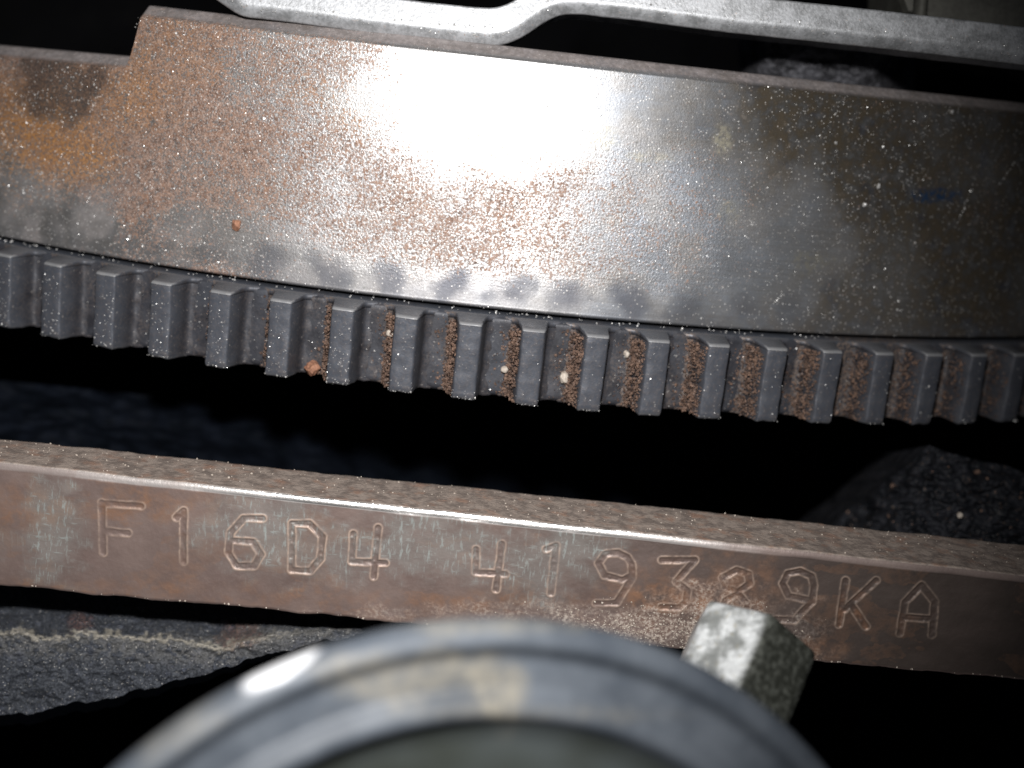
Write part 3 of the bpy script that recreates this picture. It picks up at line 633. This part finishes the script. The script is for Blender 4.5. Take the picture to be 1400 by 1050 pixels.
# ------------------------------------------------------------------ sheet metal flange above the flywheel
def flange():
    # the lower arris, followed from the photograph; path in px, then real depth
    bot = np.array([(255, -30), (300, 2), (326, 20), (400, 28), (500, 42), (600, 54), (660, 60), (684, 60), (704, 54), (724, 42), (744, 28), (764, 18), (790, 16), (860, 24), (1000, 42), (1200, 63), (1400, 86), (1560, 104)], float)
    # smooth the path
    dd = np.concatenate([[0], np.cumsum(np.hypot(*np.diff(bot, axis=0).T))]); tq = np.linspace(0, dd[-1], 420)
    bu = np.interp(tq, dd, bot[:, 0]); bv = np.interp(tq, dd, bot[:, 1])
    k = np.hanning(15); k /= k.sum(); pad = lambda a: np.convolve(np.pad(a, 7, mode='edge'), k, 'valid')
    bu, bv = pad(bu), pad(bv)
    y0 = to_world(cyl(np.array([0.02]), r_drum(H_TOP) - 0.1, H_TOP))[0][1] + 0.02; pass
    B = np.array([P(a, b, y0) for a, b in zip(bu, bv)])
    tg = np.gradient(B, axis=0); tg /= np.linalg.norm(tg, axis=1)[:, None]
    up = np.stack([-tg[:, 2], 0 * tg[:, 0], tg[:, 0]], -1)       # in the picture plane, across the sheet
    yy = np.array([0, 1, 0.0])
    rows = []
    # section: underside back, rounded lower arris, cut edge, upper arris, upper skin sloping back
    th = 0.17
    up0 = np.array([-0.1, 0, 1.0]); up0 /= np.linalg.norm(up0)
    sec = [(0.60, 1.6), (0.12, 0.30), (0.02, 0.17), (0.005, 0.14), (0.02, 0.10), (th - 0.05, 0.02), (th - 0.02, 0.006), (th + 0.005, 0.0)]
    for a, b in sec: rows.append(B + up * a + yy * b)
    top = B + up * (th + 0.005) + yy * 0.0
    for f in np.linspace(0.04, 1, 14):
        rows.append(top + up0 * f * 0.33 - yy * 0.015 * f)
    rows.append(rows[-1] + yy * 0.05 + up0 * 0.01); rows.append(rows[-1] + yy * 1.2 - up0 * 0.3)
    G = np.array(rows); n = len(bu)
    ns = (fbm(np.arange(n)[None] * 0.09 + 0 * G[..., 0], G[..., 1] * 3, 7, 4) - .5) * 0.014
    G[..., 2] += ns
    me = mesh('sheet', G.reshape(-1, 3) - B[0], grid_faces(len(rows), n))
    root = tag(empty('sheet_metal_flange', B[0]), 'bright zinc plated sheet metal flange with a step, along the upper edge of the flywheel', 'flange')
    obj('sheet', me, M_ZINC, root)
    m = 420; iu = rng.integers(20, n - 1, m); a = rng.random(m)
    rr = np.where(a < .5, 5, 9); p = G[rr, iu] - B[0] + rng.normal(0, 0.02, (m, 3)) * [1, 0, 1] - [0, 0.01, 0]
    o = obj('metal_dust', grains('flange_dust', p, 0.006 + 0.012 * rng.random(m) ** 3, 12), M_SPARK, root); tag(o, kind='stuff')
flange()

# ------------------------------------------------------------------ block behind the flange, upper right
def block():
    y0 = 2.0
    pts = [(1232, -60), (1232, -8), (1240, 14), (1268, 26), (1420, 62), (1560, 90), (1560, -60)]
    B = np.array([P(a, b, y0) for a, b in pts]); c = B.mean(0)
    rows = []
    for s_, y in ((0.90, 0.0), (0.97, 0.05), (1.0, 0.2), (1.0, 2.0), (0.9, 2.4)):
        rows.append(c + (B - c) * s_ + np.array([0, y, 0]))
    G = np.array(rows); n = len(pts)
    F = grid_faces(len(rows), n, wrap=True).tolist(); F.append(list(range(n))[::-1]); F.append([(len(rows) - 1) * n + i for i in range(n)])
    root = tag(empty('alloy_block', c), 'blurred grey green alloy block behind the flange in the upper right corner', 'alloy block')
    obj('block_body', mesh('block_body', G.reshape(-1, 3) - c, F, False), M_BLOCK, root)
    # moulded rib down its left end
    a = P(1262, -40, y0 - .12); b = P(1256, 34, y0 - .12)
    rr = []
    for p in (a, b):
        rr.append([p + [0.10 * math.cos(t), 0.16 * math.sin(t), 0] for t in np.linspace(0, 2 * math.pi, 13)[:-1]])
    o = obj('rib', mesh('rib', np.array(rr).reshape(-1, 3) - c, grid_faces(2, 12, wrap=True)), M_BLOCK, root)
block()

# ------------------------------------------------------------------ rough castings
def casting_left():
    nu, nv = 420, 200
    uu = np.linspace(-160, 620, nu); ff = np.linspace(0, 1, nv)
    U, Fq = np.meshgrid(uu, ff)
    lo_ = np.interp(uu, [-160, 0, 150, 280, 370, 450, 620], [1020, 996, 966, 930, 902, 880, 850]) + (fbm(uu * .05, uu * 0, 3, 4) - .5) * 12
    hi_ = np.interp(uu, [-160, 0, 300, 620], [760, 775, 800, 830])
    ridge = np.interp(uu, [-160, 0, 30, 60, 100, 240, 300, 370, 620], [860, 868, 862, 875, 866, 874, 886, 868, 850])
    V = hi_[None] + (lo_ - hi_)[None] * Fq
    above = np.clip((ridge[None] - V) / 70, 0, None); below = np.clip((V - ridge[None]) / 110, 0, 1.3)
    Y = 1.1 + above * 1.5 + 0.25 * below - 0.15 * np.sin(below * 2.2) + 2.2 * np.clip(Fq - 0.93, 0, 1) ** 1.0 / 0.07 * 0.5
    n1 = fbm(U * .035, V * .05, 9, 5); n2 = fbm(U * .16, V * .18, 19, 3)
    Y = Y + (n1 - .5) * 0.28 + (n2 - .5) * 0.12
    Pw = np.stack([(U - 700) / 100 * (D + Y) / D, Y, (525 - V) / 100 * (D + Y) / D], -1).reshape(-1, 3)
    c = P(150, 900, 1.3)
    dl = np.exp(-((V - ridge[None] + (n2 - .5) * 22) / 4.0) ** 2) * 1.0 * (n1 > .3) + .18 * np.exp(-((V - ridge[None] - 14) / 18) ** 2) * (n2 > .45) + .25 * blob(U, V, 400, 870, 110, 16, n2, .9, .5)
    rs = .5 * blob(U, V, 325, 868, 26, 18, n2, .8, .5) + .5 * blob(U, V, 110, 850, 16, 12, n2, .8, .5)
    me = mesh('casting_body', Pw - c, grid_faces(nv, nu, flip=True), True, dict(dust=(np.clip(dl, 0, 1) * np.interp(U, [300, 420], [1, .25])).ravel(), rust=np.clip(rs, 0, 1).ravel()))
    root = tag(empty('cast_iron_housing', c), 'rough blue black casting with a pale dust line, below the left end of the rail', 'casting')
    obj('casting_body', me, M_LUMP, root)
casting_left()

def casting_right():
    nu, nv = 240, 160
    U, V = np.meshgrid(np.linspace(1010, 1520, nu), np.linspace(0, 1, nv))
    topv = np.interp(U[0], [1010, 1110, 1180, 1270, 1400, 1520], [800, 738, 684, 609, 645, 690]) + (fbm(U[0] * .04, U[0] * 0, 3, 5) - .5) * 9
    Vp = topv[None] + (800 - topv)[None] * V
    n1 = fbm(U * .035, Vp * .05, 19, 5); n2 = fbm(U * .11, Vp * .13, 29, 4)
    Y = 3.1 - 1.0 * V ** .7 + (n1 - .5) * 0.6 + (n2 - .5) * 0.35 + 1.3 * np.clip((1260 - U) / 110, 0, 3)
    Pw = np.stack([(U - 700) / 100 * (D + Y) / D, Y, (525 - Vp) / 100 * (D + Y) / D], -1)
    back = Pw[0] + np.array([0, 3.0, -0.3]); Pw = np.concatenate([back[None], Pw]).reshape(-1, 3)
    c = P(1300, 690, 2.5)
    root = tag(empty('bell_housing', c), 'sooty rough casting in the dark gap at right, between gear teeth and rail', 'casting')
    obj('casting_body', mesh('casting_body', Pw - c, grid_faces(nv + 1, nu, flip=True)), M_ROUGH, root)
    m = 160; i = rng.integers(nu, len(Pw), m)
    o = obj('grit', grains('casting_grit', Pw[i] - c + [0, -.02, 0], 0.010 + 0.028 * rng.random(m) ** 3, 22), M_GRIT, root); tag(o, kind='stuff')
    for uu, vv, s_, mt, lb in ((1311, 704, .05, M_PALE, 'pale yellowish stone grain on the sooty casting at right'), (1334, 645, .045, M_GRIT, 'brownish crumb near the upper edge of the sooty casting'), (1220, 664, .045, M_GRIT, 'reddish flat crumb on the left slope of the sooty casting')):
        j = np.argmin((pix(Pw)[0] - uu) ** 2 + (pix(Pw)[1] - vv) ** 2)
        pebble('stone_grain' if mt is M_PALE else 'rust_crumb', Pw[j] + [0, -.05, 0], s_, mt, lb, 'stone grain' if mt is M_PALE else 'rust crumb', int(uu))
casting_right()

# ------------------------------------------------------------------ round cap in the foreground
def frame_from(a):
    a = np.array(a, float); a /= np.linalg.norm(a); x = np.cross([0, 0, 1], a); x /= np.linalg.norm(x)
    return np.stack([x, np.cross(a, x), a], 1)
def cap():
    y0 = -6.2; k = (D + y0) / D
    Rr = 7.31 * k
    c = P(640, 1574, y0); ax = (0.30, -0.95, -0.06); Mx = frame_from(ax)
    root = tag(empty('round_cap', c, Mx), 'large blurred blue grey round cap with raised rim in front of the rail', 'cap')
    rr = 0.20
    prof = [(Rr - 2.5, -2.2), (Rr - 1.0, -1.2), (Rr - 0.16, -0.52), (Rr - 0.03, -0.34)]
    for a in range(0, 91, 6):
        a = math.radians(a); prof.append((Rr - rr + rr * math.cos(a), -rr + rr * math.sin(a)))
    prof += [(Rr - 0.24, -0.02), (Rr - 0.28, -0.06), (Rr - 0.32, -0.11), (Rr - 0.38, -0.15)] + [(Rr - x, -0.15 + 0.0 * x) for x in np.linspace(0.40, 0.64, 10)] + [(Rr - 0.68, -0.12), (Rr - 0.74, -0.07), (Rr - 0.80, -0.04), (Rr - 0.86, -0.035), (Rr - 0.91, -0.06), (Rr - 0.95, -0.12), (Rr - 1.05, -0.28), (Rr - 1.3, -0.45), (Rr - 2.2, -0.60), (0.5, -0.75), (0.02, -0.75)]
    pr = np.array(prof); n = 1400; ph = np.linspace(0, 2 * math.pi, n, endpoint=False)
    G = np.stack([pr[:, :1] * np.cos(ph), pr[:, :1] * np.sin(ph), pr[:, 1:] + 0 * ph], -1)
    L = G.reshape(-1, 3); u, v = pix(L @ Mx.T + c)
    n1 = fbm(u * .02, v * .02, 5, 4)
    rad = np.repeat(pr[:, 0], n)
    dirt = 0.8 * blob(u, v, 672, 935, 42, 40, n1, .8, .5) + .6 * blob(u, v, 545, 925, 90, 28, n1, .9, .5) + .45 * blob(u, v, 650, 857, 120, 10, n1, .7, .5) + .3 * blob(u, v, 700, 975, 160, 12, n1, .8, .5) + .35 * blob(u, v, 250, 960, 60, 60, n1, .9, .5) * (rad > Rr - .2)
    inner = (rad < Rr - 1.0).astype(float)
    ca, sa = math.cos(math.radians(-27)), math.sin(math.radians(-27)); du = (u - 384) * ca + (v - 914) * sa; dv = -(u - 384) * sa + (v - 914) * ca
    painted_glint = (1 - sm(0.75, 1.15, np.hypot(du / 58, dv / (15 - 6 * np.clip(du / 58, 0, 1))) + (n1 - .5) * .5)) * (pr[:, 1].repeat(n) > -0.3)  # outline of the painted highlight
    F = grid_faces(len(pr), n, wrap=True)
    obj('rim', mesh('rim', L, F, True, dict(dirt=np.clip(dirt, 0, 1), inner=inner, painted_glint=painted_glint)), M_PIPE, root)
cap()

# ------------------------------------------------------------------ hex bolt behind the cap
def bolt():
    y0 = -1.6
    top = P(1033, 869, y0); bot = P(985, 982, y0 - 0.6)
    ax = top - bot; Mx = frame_from(ax); hgt = 1.35
    root = tag(empty('hex_bolt', top, Mx), 'rough galvanised hexagonal bolt head behind the right shoulder of the round cap', 'bolt')
    R0 = 0.83; cl_ = Mx.T @ np.array([0, -1.0, 0]); ph0 = math.atan2(cl_[1], cl_[0]) + math.radians(BOLT_ROT)
    NS = 24; ang = []; rad = []
    for i in range(6):
        for j in range(8):
            a0 = i * math.pi / 3 + j / 8 * math.pi / 3
            loc = (j / 8 - 0.5) * math.pi / 3
            r = R0 * math.cos(math.pi / 6) / math.cos(loc); r = min(r, R0 * 0.992)
            ang.append(a0); rad.append(r)
    ang = np.array(ang) + ph0; rad = np.array(rad)
    rows = []
    for f, z in ((0.02, 0.0), (0.5, 0.0), (0.86, 0.0), (0.95, -0.03), (0.99, -0.07)): rows.append(np.stack([rad * f * np.cos(ang), rad * f * np.sin(ang), z + 0 * ang], -1))
    for z in np.linspace(-0.12, -hgt, 26): rows.append(np.stack([rad * np.cos(ang), rad * np.sin(ang), z + 0 * ang], -1))
    G = np.array(rows); A2 = np.repeat(ang[None], len(rows), 0)
    G[..., :2] *= (1 + (fbm(A2 * 6, G[..., 2] * 5, 4, 4) - .5) * 0.04)[..., None]
    shade = np.repeat((((ang - ph0) % (2 * math.pi)) < math.pi / 3 + .02)[None], len(rows), 0).astype(float)  # picks the one face that gets the painted shade
    if SHADE_FLIP: shade = np.repeat((((ang - ph0) % (2 * math.pi)) > 5 * math.pi / 3 - .02)[None], len(rows), 0).astype(float)
    obj('bolt_head', mesh('bolt_head', G.reshape(-1, 3), grid_faces(len(rows), len(ang), wrap=True, flip=True), True, dict(shade_side=shade.ravel())), M_BOLT, root)
    # washer flange and shank that carry it down to the cap
    def ring(prof):
        n = 48; ph = np.linspace(0, 2 * math.pi, n, endpoint=False); pr = np.array(prof)
        return mesh('ring', np.stack([pr[:, :1] * np.cos(ph), pr[:, :1] * np.sin(ph), pr[:, 1:] + 0 * ph], -1).reshape(-1, 3), grid_faces(len(pr), n, wrap=True, flip=True))
    obj('washer', ring([(0.3, -hgt + .01), (0.86, -hgt + .01), (0.9, -hgt - .03), (0.9, -hgt - .14), (0.3, -hgt - .15)]), M_BOLT, root)
    obj('shank', ring([(0.42, -hgt), (0.42, -hgt - 2.4), (0.1, -hgt - 2.5)]), M_BOLT, root)
BOLT_ROT = -9
SHADE_FLIP = False
bolt()

# ------------------------------------------------------------------ dim rough edge deep in the gap between flange and drum
def deep_edge():
    nu, nv = 160, 50
    U, F = np.meshgrid(np.linspace(1010, 1250, nu), np.linspace(0, 1, nv))
    V = 52 + (U - 1010) * 0.10 + F * 70
    n1 = fbm(U * .04, V * .06, 49, 4)
    Y = 2.6 + 0.4 * F + (n1 - .5) * 0.7 + 2.5 * np.clip((U - 1180) / 70, 0, 1) ** 2 + 2.0 * np.clip((1060 - U) / 50, 0, 1) ** 2
    Pw = np.stack([(U - 700) / 100 * (D + Y) / D, Y, (525 - V) / 100 * (D + Y) / D], -1).reshape(-1, 3)
    c = P(1130, 90, 4)
    root = tag(empty('cast_iron_lug', c), 'dim rough casting edge deep in the dark gap between flange and drum', 'casting')
    obj('lug_body', mesh('lug_body', Pw - c, grid_faces(nv, nu, flip=True)), M_DIM, root)
M_DIM = mat_simple('dim_iron', (0.02, 0.02, 0.023), (0.12, 0.12, 0.135), 2, 9, (0.6, 0.8), 0.0, 0.8, 0.05)
deep_edge()

# ------------------------------------------------------------------ faint oily ledge behind the rail's left end
def ledge():
    nu, nv = 160, 60
    U, F = np.meshgrid(np.linspace(-400, 900, nu), np.linspace(0, 1, nv))
    V = 520 + U * 0.10 + F * 175
    n1 = fbm(U * .02, V * .05, 59, 4); n2 = fbm(U * .05, V * .12, 60, 3)
    Y = 6.0 - 2.6 * F + (n1 - .5) * 0.9 + (n2 - .5) * .3 + 4.5 * np.clip((U - 150) / 400, 0, 2) ** 1.3
    Pw = np.stack([(U - 700) / 100 * (D + Y) / D, Y, (525 - V) / 100 * (D + Y) / D], -1).reshape(-1, 3)
    c = P(150, 600, 4)
    root = tag(empty('oily_ledge', c), 'faint oily bluish black ledge in the dark gap behind the left end of the rail', 'casting')
    obj('ledge_body', mesh('ledge_body', Pw - c, grid_faces(nv, nu, flip=True)), M_LEDGE, root)
M_LEDGE = mat_simple('oily_blue_black', (0.003, 0.004, 0.006), (0.006, 0.008, 0.013), 1.2, 5, (0.6, 0.8), 0.0, 0.15, 0.03, spec=0.04)
ledge()
